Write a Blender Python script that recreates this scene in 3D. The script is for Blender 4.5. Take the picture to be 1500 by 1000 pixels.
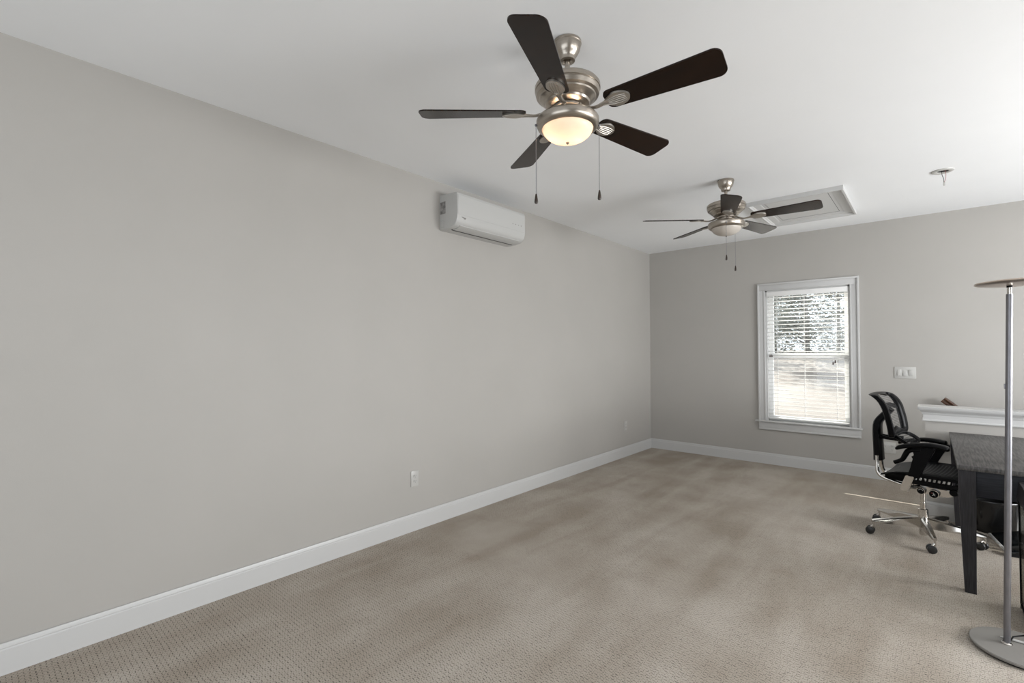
import bpy, bmesh, math, random
from mathutils import Vector, Matrix

for o in list(bpy.data.objects):
    bpy.data.objects.remove(o, do_unlink=True)
SC = bpy.context.scene
COL = SC.collection
PI = math.pi
rad = math.radians

# ------------------------------------------------------------------ camera
H = 2.74                     # ceiling height
D = 6.386                    # back wall (left wall is x=0)
XR = 6.40                    # right wall
YF = -1.90                   # wall behind the camera
CAM = Vector((2.984, 0.0, 1.3667))
yaw, pitch, roll = rad(41.1952), rad(1.1309), rad(-0.1353)
fw = Vector((-math.sin(yaw)*math.cos(pitch), math.cos(yaw)*math.cos(pitch), math.sin(pitch)))
r0 = Vector((math.cos(yaw), math.sin(yaw), 0)); u0 = r0.cross(fw)
rt = r0*math.cos(roll)+u0*math.sin(roll); up = u0*math.cos(roll)-r0*math.sin(roll)
cd = bpy.data.cameras.new('camera'); cam = bpy.data.objects.new('camera', cd); COL.objects.link(cam)
cd.sensor_width = 36; cd.lens = 36*698.887/1500; cd.clip_start = 0.05; cd.clip_end = 300
M = Matrix((rt, up, -fw)).transposed().to_4x4(); M.translation = CAM
cam.matrix_world = M
SC.camera = cam

# ------------------------------------------------------------------ world, sun, added fill lights, exposure
w = bpy.data.worlds.new('world'); SC.world = w; w.use_nodes = True
bg = w.node_tree.nodes['Background']; bg.inputs[0].default_value = (0.86, 0.93, 1.0, 1); bg.inputs[1].default_value = 2.0
sd = bpy.data.lights.new('sun', 'SUN'); sd.energy = 15.0; sd.angle = rad(0.53); sd.color = (1, .95, .86)
so = bpy.data.objects.new('sun', sd); COL.objects.link(so); so.location = (-3, 12, 9)
so.rotation_euler = Vector((-.85, 1.0, .67)).to_track_quat('Z', 'Y').to_euler()
def area(name, loc, direction, sx, sy, energy, color=(1, 1, 1)):
    l = bpy.data.lights.new(name, 'AREA'); l.shape = 'RECTANGLE'; l.size = sx; l.size_y = sy
    l.energy = energy; l.color = color
    o = bpy.data.objects.new(name, l); COL.objects.link(o); o.location = loc
    o.rotation_euler = Vector(direction).to_track_quat('-Z', 'Y').to_euler()
    return o
# added fill lights in made-up windows behind and to the right of the camera
area('fill_front_wide', (2.45, YF+.03, 1.30), (0, 1, 0.0), 3.6, 1.9, 21, (.98, .99, 1))
area('fill_right_near', (XR-.03, 1.15, 1.25), (-1, 0, 0.0), 1.7, 1.1, 40, (.98, .99, 1))
area('fill_right_far', (XR-.03, 4.00, 1.25), (-1, 0, 0.0), 2.5, 1.1, 200, (.98, .99, 1))
SC.view_settings.view_transform = 'Standard'; SC.view_settings.look = 'None'
SC.view_settings.gamma = 1.0; SC.view_settings.use_curve_mapping = False
SC.view_settings.exposure = -0.07

# ------------------------------------------------------------------ helpers: objects
def empty(name, label=None, cat=None, loc=(0, 0, 0), rz=0.0, group=None):
    o = bpy.data.objects.new(name, None); COL.objects.link(o)
    o.empty_display_size = .05
    o.location = loc; o.rotation_euler = (0, 0, rz)
    if label: o['label'] = label
    if cat: o['category'] = cat
    if group: o['group'] = group
    return o
def obj(name, bm, mat, parent=None, smooth=None, label=None):
    me = bpy.data.meshes.new(name)
    bmesh.ops.recalc_face_normals(bm, faces=bm.faces)
    bm.to_mesh(me); bm.free()
    for m in (mat if isinstance(mat, (list, tuple)) else [mat]):
        me.materials.append(m)
    if smooth is not None:
        for p in me.polygons: p.use_smooth = True
        me.set_sharp_from_angle(angle=rad(smooth))
    o = bpy.data.objects.new(name, me); COL.objects.link(o)
    if parent: o.parent = parent
    if label: o['label'] = label
    return o
def tag(o, label, cat, group=None):
    o['label'] = label; o['category'] = cat
    if group: o['group'] = group
    return o
def struct(name, bm, mat, parent=None, smooth=None):
    o = obj(name, bm, mat, parent, smooth)
    if parent is None: o['kind'] = 'structure'
    return o
def copy_tree(o, parent=None):
    c = o.copy(); COL.objects.link(c); c.parent = parent
    for ch in o.children: copy_tree(ch, c)
    return c
BM = bmesh.new

# ------------------------------------------------------------------ helpers: shapes
def box(bm, x0, x1, y0, y1, z0, z1, bev=0.0, mi=0, mat=None):
    vs = [bm.verts.new(c) for c in ((x0,y0,z0),(x1,y0,z0),(x1,y1,z0),(x0,y1,z0),(x0,y0,z1),(x1,y0,z1),(x1,y1,z1),(x0,y1,z1))]
    fs = [bm.faces.new([vs[i] for i in q]) for q in ((0,3,2,1),(4,5,6,7),(0,1,5,4),(1,2,6,5),(2,3,7,6),(3,0,4,7))]
    for f in fs: f.material_index = mi
    if mat is not None:
        for v in vs: v.co = mat @ v.co
    if bev:
        es = list({e for f in fs for e in f.edges})
        bmesh.ops.bevel(bm, geom=es, offset=bev, segments=2, affect='EDGES', profile=.5)
    return bm
def frame_of(d):
    d = d.normalized()
    a = Vector((0, 0, 1)) if abs(d.z) < .95 else Vector((1, 0, 0))
    s = d.cross(a).normalized(); return s, s.cross(d)
def tube(bm, pts, r, n=12, cap=True, mi=0, flat=None):
    pts = [Vector(p) for p in pts]; k = len(pts)
    rs = r if isinstance(r, (list, tuple)) else [r]*k
    rings = []; ps = None
    for i, p in enumerate(pts):
        d = (pts[min(i+1, k-1)]-pts[max(i-1, 0)]).normalized()
        if ps is None: s, t = frame_of(d)
        else:
            s = (ps-d*ps.dot(d)).normalized(); t = s.cross(d)
        ps = s
        f = 1.0 if flat is None else flat
        rings.append([bm.verts.new(p+s*(rs[i]*math.cos(2*PI*j/n))+t*(rs[i]*f*math.sin(2*PI*j/n))) for j in range(n)])
    for a, b in zip(rings, rings[1:]):
        for j in range(n):
            bm.faces.new((a[j], a[(j+1) % n], b[(j+1) % n], b[j])).material_index = mi
    if cap:
        bm.faces.new(rings[0][::-1]).material_index = mi; bm.faces.new(rings[-1]).material_index = mi
    return bm
def lathe(bm, prof, n=48, loc=(0, 0, 0), mat=None, mi=0):
    L = Vector(loc); rings = []
    def X(v):
        v = Vector(v)
        if mat is not None: v = mat @ v
        return v+L
    for r, z in prof:
        if r < 1e-6: rings.append([bm.verts.new(X((0, 0, z)))])
        else: rings.append([bm.verts.new(X((r*math.cos(2*PI*j/n), r*math.sin(2*PI*j/n), z))) for j in range(n)])
    for a, b in zip(rings, rings[1:]):
        for j in range(n):
            k = (j+1) % n
            if len(a) == 1 and len(b) == 1: continue
            if len(a) == 1: f = bm.faces.new((a[0], b[j], b[k]))
            elif len(b) == 1: f = bm.faces.new((a[j], a[k], b[0]))
            else: f = bm.faces.new((a[j], a[k], b[k], b[j]))
            f.material_index = mi
    return bm
def prism(bm, poly, h0, h1, fn, mi=0):
    """extrude 2-D polygon between h0 and h1; fn(u,v,h)->xyz"""
    a = [bm.verts.new(fn(u, v, h0)) for u, v in poly]; b = [bm.verts.new(fn(u, v, h1)) for u, v in poly]
    n = len(poly); fs = [bm.faces.new(a[::-1]), bm.faces.new(b)]
    for j in range(n): fs.append(bm.faces.new((a[j], a[(j+1) % n], b[(j+1) % n], b[j])))
    for f in fs: f.material_index = mi
    return bm
def grid(bm, fn, nu, nv, mi=0):
    vs = [[bm.verts.new(fn(i/nu, j/nv)) for j in range(nv+1)] for i in range(nu+1)]
    for i in range(nu):
        for j in range(nv):
            bm.faces.new((vs[i][j], vs[i+1][j], vs[i+1][j+1], vs[i][j+1])).material_index = mi
    return vs
def slab(bm, fn, nrm, th, nu, nv, mi=0):
    """thick curved sheet"""
    a = [[bm.verts.new(fn(i/nu, j/nv)) for j in range(nv+1)] for i in range(nu+1)]
    b = [[bm.verts.new(Vector(fn(i/nu, j/nv))+Vector(nrm(i/nu, j/nv))*th) for j in range(nv+1)] for i in range(nu+1)]
    F = lambda *q: setattr(bm.faces.new(q), 'material_index', mi)
    for i in range(nu):
        for j in range(nv):
            F(a[i][j], a[i+1][j], a[i+1][j+1], a[i][j+1]); F(b[i][j], b[i][j+1], b[i+1][j+1], b[i+1][j])
    for i in range(nu):
        F(a[i][0], b[i][0], b[i+1][0], a[i+1][0]); F(a[i][nv], a[i+1][nv], b[i+1][nv], b[i][nv])
    for j in range(nv):
        F(a[0][j], a[0][j+1], b[0][j+1], b[0][j]); F(a[nu][j], b[nu][j], b[nu][j+1], a[nu][j+1])
def interp(pts, t):
    """piecewise-linear with smoothing along list of tuples, t 0..1"""
    n = len(pts)-1; s = min(max(t, 0), 1)*n; i = min(int(s), n-1); f = s-i
    p0 = pts[max(i-1, 0)]; p1 = pts[i]; p2 = pts[i+1]; p3 = pts[min(i+2, n)]
    return tuple(.5*((2*b)+(-a+c)*f+(2*a-5*b+4*c-d)*f*f+(-a+3*b-3*c+d)*f**3) for a, b, c, d in zip(p0, p1, p2, p3))

# ------------------------------------------------------------------ materials
def mat(name, color, rough=.5, metal=0.0, spec=.5, coat=0.0):
    m = bpy.data.materials.new(name); m.use_nodes = True
    b = m.node_tree.nodes['Principled BSDF']
    b.inputs['Base Color'].default_value = (*color, 1); b.inputs['Roughness'].default_value = rough
    b.inputs['Metallic'].default_value = metal; b.inputs['Specular IOR Level'].default_value = spec
    b.inputs['Coat Weight'].default_value = coat; b.inputs['Coat Roughness'].default_value = .12
    return m
def nodes(m): return m.node_tree.nodes, m.node_tree.links, m.node_tree.nodes['Principled BSDF']
def noise_mat(name, c1, c2, scale, rough=.5, stretch=(1, 1, 1), bump=0.0, detail=4, metal=0.0, coat=0.0, lo=.35, hi=.65, bscale=None, spec=.5):
    m = mat(name, c1, rough, metal, spec, coat); N, L, b = nodes(m)
    tc = N.new('ShaderNodeTexCoord'); mp = N.new('ShaderNodeMapping'); mp.inputs['Scale'].default_value = stretch
    L.new(tc.outputs['Object'], mp.inputs['Vector'])
    nz = N.new('ShaderNodeTexNoise'); nz.inputs['Scale'].default_value = scale; nz.inputs['Detail'].default_value = detail
    L.new(mp.outputs[0], nz.inputs['Vector'])
    cr = N.new('ShaderNodeValToRGB'); cr.color_ramp.elements[0].position = lo; cr.color_ramp.elements[1].position = hi
    cr.color_ramp.elements[0].color = (*c1, 1); cr.color_ramp.elements[1].color = (*c2, 1)
    L.new(nz.outputs['Fac'], cr.inputs[0]); L.new(cr.outputs[0], b.inputs['Base Color'])
    if bump:
        bp = N.new('ShaderNodeBump'); bp.inputs['Strength'].default_value = bump; bp.inputs['Distance'].default_value = .002
        src = nz
        if bscale:
            src = N.new('ShaderNodeTexNoise'); src.inputs['Scale'].default_value = bscale; src.inputs['Detail'].default_value = 3
            L.new(tc.outputs['Object'], src.inputs['Vector'])
        L.new(src.outputs['Fac'], bp.inputs['Height']); L.new(bp.outputs[0], b.inputs['Normal'])
    return m
WALL = noise_mat('wall_paint', (.405, .390, .366), (.417, .401, .377), 2.0, .55, bump=.12, bscale=350)
CEIL = noise_mat('ceiling_paint', (.855, .868, .88), (.87, .883, .895), 2.0, .8, bump=.08, bscale=300)
TRIM = mat('white_trim_paint', (.555, .555, .55), .35)
PLATE = mat('white_plastic', (.50, .495, .475), .35)
ACW = mat('white_glossy_plastic', (.49, .49, .478), .25)
DARK = mat('dark_slot', (.02, .02, .02), .6)
GREYMARK = mat('grey_mark', (.28, .27, .26), .5)
STICK = noise_mat('grey_label', (.16, .155, .15), (.34, .33, .32), 40, .5)
NICK = noise_mat('brushed_nickel', (.38, .34, .295), (.44, .40, .35), 30, .3, (1, 1, 18), metal=1.0)
NICKP = mat('pewter_iron', (.50, .47, .43), .42, 1.0)
WALN = noise_mat('dark_walnut', (.005, .0025, .0015), (.022, .009, .004), 6, .26, (1.2, 14, 6), lo=.3, hi=.8, spec=.25)
FOB = mat('dark_fob', (.03, .018, .012), .3)
CHROME = mat('polished_aluminium', (.62, .60, .57), .16, 1.0)
BLACK = mat('black_plastic', (.002, .002, .0025), .32, spec=.10)
BLACKM = mat('black_matte', (.004, .004, .005), .5, spec=.25)
RUBBER = mat('caster_black', (.008, .008, .008), .4)
SILVER = noise_mat('satin_silver', (.22, .22, .24), (.26, .26, .28), 20, .38, (6, 6, 1), metal=1.0)
LBASE = mat('grey_lamp_base', (.23, .22, .205), .6, .0, spec=.2)
CHAMP = mat('champagne_metal', (.62, .53, .46), .3, 1.0)
DESKT = noise_mat('charcoal_woodgrain_top', (.026, .024, .023), (.100, .094, .090), 7, .45, (16, 1.0, 4), lo=.36, hi=.64, bump=.15)
DESKL = noise_mat('charcoal_woodgrain_leg', (.012, .011, .013), (.032, .030, .033), 12, .5, (14, 14, 1), lo=.3, hi=.7, spec=.3)
DESKA = noise_mat('charcoal_woodgrain_apron', (.006, .007, .011), (.016, .018, .025), 12, .5, (1, 1, 14), lo=.3, hi=.7, spec=.3)
RAIL = noise_mat('stained_oak', (.035, .014, .006), (.085, .034, .013), 14, .35, (2, 10, 10), coat=.3)
BINM = mat('black_bin_plastic', (.007, .007, .007), .22)
EDGE = mat('silver_edge', (.50, .50, .50), .35)
FOOT = mat('black_gloss_glass', (.006, .008, .010), .08)
WHITEM = mat('blind_white', (.86, .86, .85), .45)
CORDM = mat('white_cord', (.8, .8, .78), .7)
TASSEL = mat('brown_tassel', (.05, .03, .025), .5)
REDW = mat('red_wire', (.35, .06, .06), .5)

# mesh fabric of the chair: woven threads with open gaps
def fabric(name, op, freq):
    m = mat(name, (.010, .010, .011), .7); N, L, b = nodes(m)
    out = N['Material Output']
    tc = N.new('ShaderNodeTexCoord')
    wv = N.new('ShaderNodeTexWave'); wv.bands_direction = 'Z'; wv.inputs['Scale'].default_value = freq; wv.inputs['Distortion'].default_value = 1.5
    wv.inputs['Detail Scale'].default_value = 12
    L.new(tc.outputs['Object'], wv.inputs['Vector'])
    mr = N.new('ShaderNodeMapRange'); mr.inputs[3].default_value = op-.22; mr.inputs[4].default_value = op+.22
    L.new(wv.outputs['Fac'], mr.inputs[0])
    tr = N.new('ShaderNodeBsdfTransparent'); mx = N.new('ShaderNodeMixShader')
    L.new(mr.outputs[0], mx.inputs[0]); L.new(b.outputs[0], mx.inputs[1]); L.new(tr.outputs[0], mx.inputs[2])
    L.new(mx.outputs[0], out.inputs[0]); return m
MESHB = fabric('woven_mesh', .68, 28)
def slotted():
    m = mat('slotted_seat_mesh', (.01, .01, .011), .5, spec=.25); N, L, b = nodes(m)
    tc = N.new('ShaderNodeTexCoord'); wv = N.new('ShaderNodeTexWave'); wv.bands_direction = 'X'; wv.inputs['Scale'].default_value = 16; wv.inputs['Distortion'].default_value = .3
    L.new(tc.outputs['Object'], wv.inputs['Vector'])
    cr = N.new('ShaderNodeValToRGB'); cr.color_ramp.elements[0].position = .62; cr.color_ramp.elements[1].position = .8
    cr.color_ramp.elements[0].color = (.006, .006, .007, 1); cr.color_ramp.elements[1].color = (.085, .085, .085, 1)
    L.new(wv.outputs['Fac'], cr.inputs[0]); L.new(cr.outputs[0], b.inputs['Base Color']); return m
SEATM = slotted()
# window glass
def glass(name, tint, refl=.04):
    m = bpy.data.materials.new(name); m.use_nodes = True; N, L = m.node_tree.nodes, m.node_tree.links
    N.remove(N['Principled BSDF']); out = N['Material Output']
    tr = N.new('ShaderNodeBsdfTransparent'); tr.inputs[0].default_value = (*tint, 1)
    gl = N.new('ShaderNodeBsdfGlossy'); gl.inputs['Roughness'].default_value = .02
    mx = N.new('ShaderNodeMixShader'); mx.inputs[0].default_value = refl; L.new(tr.outputs[0], mx.inputs[1]); L.new(gl.outputs[0], mx.inputs[2])
    L.new(mx.outputs[0], out.inputs[0]); return m
GLASS = glass('window_glass', (.97, .98, .98))
SMOKE = glass('clear_panel', (.72, .72, .70))
# frosted glass bowl
def frosted(name):
    m = bpy.data.materials.new(name); m.use_nodes = True; N, L = m.node_tree.nodes, m.node_tree.links
    b = N['Principled BSDF']; out = N['Material Output']
    b.inputs['Base Color'].default_value = (.86, .82, .76, 1); b.inputs['Roughness'].default_value = .25
    tl = N.new('ShaderNodeBsdfTranslucent'); tl.inputs[0].default_value = (.80, .74, .68, 1)
    mx = N.new('ShaderNodeMixShader'); mx.inputs[0].default_value = .5
    L.new(b.outputs[0], mx.inputs[1]); L.new(tl.outputs[0], mx.inputs[2]); L.new(mx.outputs[0], out.inputs[0]); return m
BOWL = frosted('frosted_glass')
# carpet: cut-and-loop weave, painted vacuum-track shading
def carpet():
    m = mat('carpet', (.4, .35, .3), .95, spec=.1); N, L, b = nodes(m)
    tc = N.new('ShaderNodeTexCoord')
    wob = N.new('ShaderNodeTexNoise'); wob.inputs['Scale'].default_value = 60; wob.inputs['Detail'].default_value = 2
    L.new(tc.outputs['Object'], wob.inputs['Vector'])
    sc = N.new('ShaderNodeVectorMath'); sc.operation = 'SCALE'; sc.inputs['Scale'].default_value = .012
    L.new(wob.outputs['Color'], sc.inputs[0])
    ad = N.new('ShaderNodeVectorMath'); ad.operation = 'ADD'; L.new(tc.outputs['Object'], ad.inputs[0]); L.new(sc.outputs[0], ad.inputs[1])
    sp = N.new('ShaderNodeSeparateXYZ'); L.new(ad.outputs[0], sp.inputs[0])
    def mth(op, a, b_=None, c=None):
        n = N.new('ShaderNodeMath'); n.operation = op
        for k, v in enumerate((a, b_, c)):
            if v is None: continue
            if isinstance(v, (int, float)): n.inputs[k].default_value = v
            else: L.new(v, n.inputs[k])
        return n.outputs[0]
    def step(x, e0, e1):
        n = N.new('ShaderNodeMapRange'); n.interpolation_type = 'SMOOTHSTEP'; n.inputs[1].default_value = e0; n.inputs[2].default_value = e1
        L.new(x, n.inputs[0]); return n.outputs[0]
    v = mth('DIVIDE', sp.outputs[1], .0175); row = mth('FLOOR', v); vv = mth('FRACT', v)
    u = mth('ADD', mth('DIVIDE', sp.outputs[0], .027), mth('ADD', mth('MULTIPLY', row, .5), mth('MULTIPLY', mth('FRACT', mth('MULTIPLY', mth('SINE', mth('MULTIPLY', row, 12.99)), 437.58)), .4))); uu = mth('FRACT', u)
    vd = mth('ABSOLUTE', mth('SUBTRACT', vv, .5)); ud = mth('ABSOLUTE', mth('SUBTRACT', uu, .5))
    dash = mth('MULTIPLY', mth('SUBTRACT', 1.0, step(vd, .05, .15)), mth('SUBTRACT', 1.0, step(ud, .25, .36)))
    tick = mth('MULTIPLY', step(ud, .40, .46), step(vd, .10, .24))
    bk = N.new('ShaderNodeTexNoise'); bk.inputs['Scale'].default_value = 45; bk.inputs['Detail'].default_value = 2
    L.new(tc.outputs['Object'], bk.inputs['Vector'])
    bkr = N.new('ShaderNodeMapRange'); bkr.inputs[1].default_value = .35; bkr.inputs[2].default_value = .62; bkr.inputs[3].default_value = .35; bkr.inputs[4].default_value = 1.0
    L.new(bk.outputs['Fac'], bkr.inputs[0])
    gap = mth('MULTIPLY', mth('MINIMUM', mth('ADD', dash, mth('MULTIPLY', tick, .8)), 1.0), bkr.outputs[0])
    weave = mth('SUBTRACT', 1.0, gap)
    # fibre grain
    fb = N.new('ShaderNodeTexNoise'); fb.inputs['Scale'].default_value = 420; fb.inputs['Detail'].default_value = 3
    L.new(tc.outputs['Object'], fb.inputs['Vector'])
    # pile shading of vacuum tracks painted into the colour, worn patches
    mp = N.new('ShaderNodeMapping'); mp.inputs['Scale'].default_value = (3.2, .55, 1); mp.inputs['Rotation'].default_value = (0, 0, rad(-9)); L.new(tc.outputs['Object'], mp.inputs[0])
    vt = N.new('ShaderNodeTexNoise'); vt.inputs['Scale'].default_value = 1.2; vt.inputs['Detail'].default_value = 3; vt.inputs['Distortion'].default_value = .6
    L.new(mp.outputs[0], vt.inputs['Vector'])
    wr = N.new('ShaderNodeTexNoise'); wr.inputs['Scale'].default_value = 2.2; wr.inputs['Detail'].default_value = 5; L.new(tc.outputs['Object'], wr.inputs['Vector'])
    sm = N.new('ShaderNodeMath'); sm.operation = 'ADD'; L.new(vt.outputs['Fac'], sm.inputs[0]); L.new(wr.outputs['Fac'], sm.inputs[1])
    hr = N.new('ShaderNodeMapRange'); hr.inputs[1].default_value = .75; hr.inputs[2].default_value = 1.25; L.new(sm.outputs[0], hr.inputs[0])
    cr = N.new('ShaderNodeMix'); cr.data_type = 'RGBA'
    cr.inputs['A'].default_value = (.338, .292, .242, 1); cr.inputs['B'].default_value = (.462, .419, .366, 1)
    L.new(hr.outputs[0], cr.inputs['Factor'])
    hgt = N.new('ShaderNodeMapRange'); hgt.inputs[3].default_value = .28; hgt.inputs[4].default_value = 1.10; L.new(weave, hgt.inputs[0])
    fr = N.new('ShaderNodeMapRange'); fr.inputs[1].default_value = .3; fr.inputs[2].default_value = .7; fr.inputs[3].default_value = .86; fr.inputs[4].default_value = 1.1; L.new(fb.outputs['Fac'], fr.inputs[0])
    mu = N.new('ShaderNodeMath'); mu.operation = 'MULTIPLY'; L.new(hgt.outputs[0], mu.inputs[0]); L.new(fr.outputs[0], mu.inputs[1])
    vm = N.new('ShaderNodeVectorMath'); vm.operation = 'SCALE'; L.new(cr.outputs['Result'], vm.inputs[0]); L.new(mu.outputs[0], vm.inputs['Scale'])
    L.new(vm.outputs[0], b.inputs['Base Color'])
    bp = N.new('ShaderNodeBump'); bp.inputs['Strength'].default_value = .5; bp.inputs['Distance'].default_value = .004
    L.new(mu.outputs[0], bp.inputs['Height']); L.new(bp.outputs[0], b.inputs['Normal'])
    return m
CARP = carpet()

# ------------------------------------------------------------------ room shell
T = .14
HW0, HW1, HWX = 5.198, 5.318, 2.947       # half wall front face, back face, left end
bm = BM()
box(bm, -T, XR+T, YF-T, HW0+.05, -.20, 0); box(bm, -T, HWX+.06, HW0+.05, D+T, -.20, 0)
struct('floor', bm, CARP)
bm = BM(); box(bm, -T, XR+T, YF-T, D+T, H, H+.1); struct('ceiling', bm, CEIL)
bm = BM(); box(bm, -T, 0, YF-T, D+T, 0, H); struct('wall_left', bm, WALL)
# back wall with the window opening
WX0, WX1, WZ0, WZ1 = 1.482, 2.336, .512, 2.092
bm = BM()
box(bm, 0, WX0, D, D+T, 0, H); box(bm, WX1, XR, D, D+T, -2.9, H)
box(bm, WX0, WX1, D, D+T, 0, WZ0); box(bm, WX0, WX1, D, D+T, WZ1, H)
struct('wall_back', bm, WALL)
# right wall and front wall with unseen openings made up for the fill lights
def holed(bm, u0, u1, z0, z1, holes, put):
    us = sorted(holes); cur = u0
    for (a, b_, c, d) in us:
        put(cur, a, z0, z1); put(a, b_, z0, c); put(a, b_, d, z1); cur = b_
    put(cur, u1, z0, z1)
RH = [(.30, 2.0, .65, 1.85), (2.70, 5.30, .65, 1.85)]
bm = BM(); holed(bm, YF, D+T, -2.9, H, RH, lambda a, b_, c, d: box(bm, XR, XR+T, a, b_, c, d)); struct('wall_right', bm, WALL)
FH = [(.65, 4.25, .35, 2.25)]
bm = BM(); holed(bm, 0, XR, 0, H, FH, lambda a, b_, c, d: box(bm, a, b_, YF-T, YF, c, d)); struct('wall_front', bm, WALL)
for i, (a, b_, c, d) in enumerate(RH):
    bm = BM()
    for (p, q, r_, s) in ((a, b_, c, c+.05), (a, b_, d-.05, d), (a, a+.05, c, d), (b_-.05, b_, c, d), (a, b_, (c+d)/2-.02, (c+d)/2+.02), ((a+b_)/2-.04, (a+b_)/2+.04, c, d)):
        box(bm, XR+.06, XR+.12, p, q, r_, s)
    struct('window_%d' % (i+2), bm, TRIM)  # window frame added in the unseen wall round a fill light
a, b_, c, d = FH[0]
bm = BM()
for (p, q, r_, s) in ((a, b_, c, c+.06), (a, b_, d-.06, d), (a, a+.06, c, d), (b_-.06, b_, c, d), (1.8, 1.9, c, d), (3.0, 3.1, c, d)):
    box(bm, p, q, YF-.12, YF-.06, r_, s)
struct('window_4', bm, TRIM)  # made-up front window framing the wide fill light

# half wall guarding the stairwell, with cap and mouldings
bm = BM(); box(bm, HWX, XR, HW0, HW1, -.2, .872); struct('wall_half', bm, WALL)
def molding_L(bm, prof, z_is_v=True):
    """run a moulding profile (out, z) round the front, left end and back of the half wall"""
    def ring(o, z): return [(XR, HW0-o, z), (HWX-o, HW0-o, z), (HWX-o, HW1+o, z), (XR, HW1+o, z)]
    rr = [[bm.verts.new(p) for p in ring(o, z)] for o, z in prof]
    n = len(rr)
    for i in range(n):
        A, B = rr[i], rr[(i+1) % n]
        for j in range(3): bm.faces.new((A[j], A[j+1], B[j+1], B[j]))
bm = BM()
molding_L(bm, [(-.01, .785), (.014, .785), (.017, .790), (.017, .796), (.013, .800), (.012, .802), (.012, .838), (.016, .840), (.018, .846), (.020, .848), (.020, .852), (.027, .862), (.037, .870), (.037, .874), (-.01, .874)])
struct('trim_1', bm, TRIM)
bm = BM(); box(bm, HWX-.046, XR, HW0-.046, HW1+.046, .872, .906, .009); struct('trim_2', bm, TRIM, smooth=40)

# baseboards
BB = [(0, 0), (.016, 0), (.016, .104), (.0125, .109), (.0135, .114), (.0115, .124), (.0095, .131), (.0045, .132), (.004, .126), (.0, .126)]
bm = BM(); prism(bm, BB, YF, D, lambda u, v, h: (u, h, v)); struct('baseboard_left', bm, TRIM)
bm = BM(); prism(bm, BB, 0.0, HWX+.03, lambda u, v, h: (h, D-u, v)); struct('baseboard_back', bm, TRIM)
bm = BM()
def hwbase():
    def ring(o, z): return [(XR, HW0-o, z), (HWX-o, HW0-o, z), (HWX-o, HW1-.02, z)]
    rr = [[bm.verts.new(p) for p in ring(o, z)] for o, z in BB]
    for A, B in zip(rr, rr[1:]):
        for j in range(2): bm.faces.new((A[j], A[j+1], B[j+1], B[j]))
hwbase(); struct('baseboard_half', bm, TRIM)
bm = BM(); prism(bm, BB, YF, HW0, lambda u, v, h: (XR-u, h, v)); struct('baseboard_right', bm, TRIM)

# stairs going down behind the half wall
bm = BM()
for k in range(9):
    x0 = HWX+.06+.235*k
    box(bm, x0, x0+.235, HW1, D, -.19*(k+1)-.19, -.19*(k+1))
struct('staircase', bm, CARP)

# ------------------------------------------------------------------ window 1
win = empty('window_1', loc=(WX0, D, WZ0)); win['kind'] = 'structure'
wo = Vector((WX0, D, WZ0))
WW = WX1-WX0; WHt = WZ1-WZ0
def wb(bm, x0, x1, y0, y1, z0, z1, bev=0): box(bm, x0-wo.x, x1-wo.x, y0-wo.y, y1-wo.y, z0-wo.z, z1-wo.z, bev)
bm = BM()   # casing: flat board with raised outer band and inner bead
for (x0, x1) in ((1.407, 1.484), (2.334, 2.413)):
    wb(bm, x0, x1, D-.016, D+.002, .523, 2.090, .001)
wb(bm, 1.407, 2.413, D-.016, D+.002, 2.090, 2.172, .002)
for (x0, x1) in ((1.405, 1.424), (2.396, 2.415)): wb(bm, x0, x1, D-.027, D, .523, 2.154, .001)
wb(bm, 1.405, 2.415, D-.027, D, 2.154, 2.174, .001)
for (x0, x1) in ((1.472, 1.486), (2.332, 2.346)): wb(bm, x0, x1, D-.021, D, .523, 2.088, .001)
wb(bm, 1.472, 2.346, D-.021, D, 2.088, 2.102, .001)
obj('casing', bm, TRIM, win, 40)
bm = BM(); wb(bm, 1.373, 2.430, D-.052, D+.05, .506, .524, .005); obj('sill', bm, TRIM, win, 40)
bm = BM(); wb(bm, 1.405, 2.415, D-.018, D, .412, .506, .003); wb(bm, 1.405, 2.415, D-.024, D, .412, .430, .004); obj('apron', bm, TRIM, win, 40)
bm = BM()   # jamb liner
wb(bm, WX0-.012, WX0+.022, D, D+T+.02, WZ0, WZ1); wb(bm, WX1-.022, WX1+.012, D, D+T+.02, WZ0, WZ1)
wb(bm, WX0, WX1, D, D+T+.02, WZ1-.02, WZ1+.012); wb(bm, WX0, WX1, D+.05, D+T+.03, WZ0-.01, WZ0+.016)
obj('jamb', bm, TRIM, win)
def sash(z0, z1, y0, name):
    bm = BM(); x0, x1 = WX0+.022, WX1-.022
    wb(bm, x0, x0+.047, y0, y0+.035, z0+.052, z1-.042); wb(bm, x1-.047, x1, y0, y0+.035, z0+.052, z1-.042)
    wb(bm, x0, x1, y0, y0+.035, z0, z0+.052, .001); wb(bm, x0, x1, y0, y0+.035, z1-.042, z1, .001)
    s = obj(name, bm, WHITEM, win, 40)
    bm = BM(); wb(bm, x0+.045, x1-.045, y0+.014, y0+.018, z0+.05, z1-.04); obj('pane', bm, GLASS, s)
    return s
sash(WZ0+.014, 1.318, D+.068, 'lower_sash'); sash(1.278, WZ1-.018, D+.106, 'upper_sash')

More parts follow.
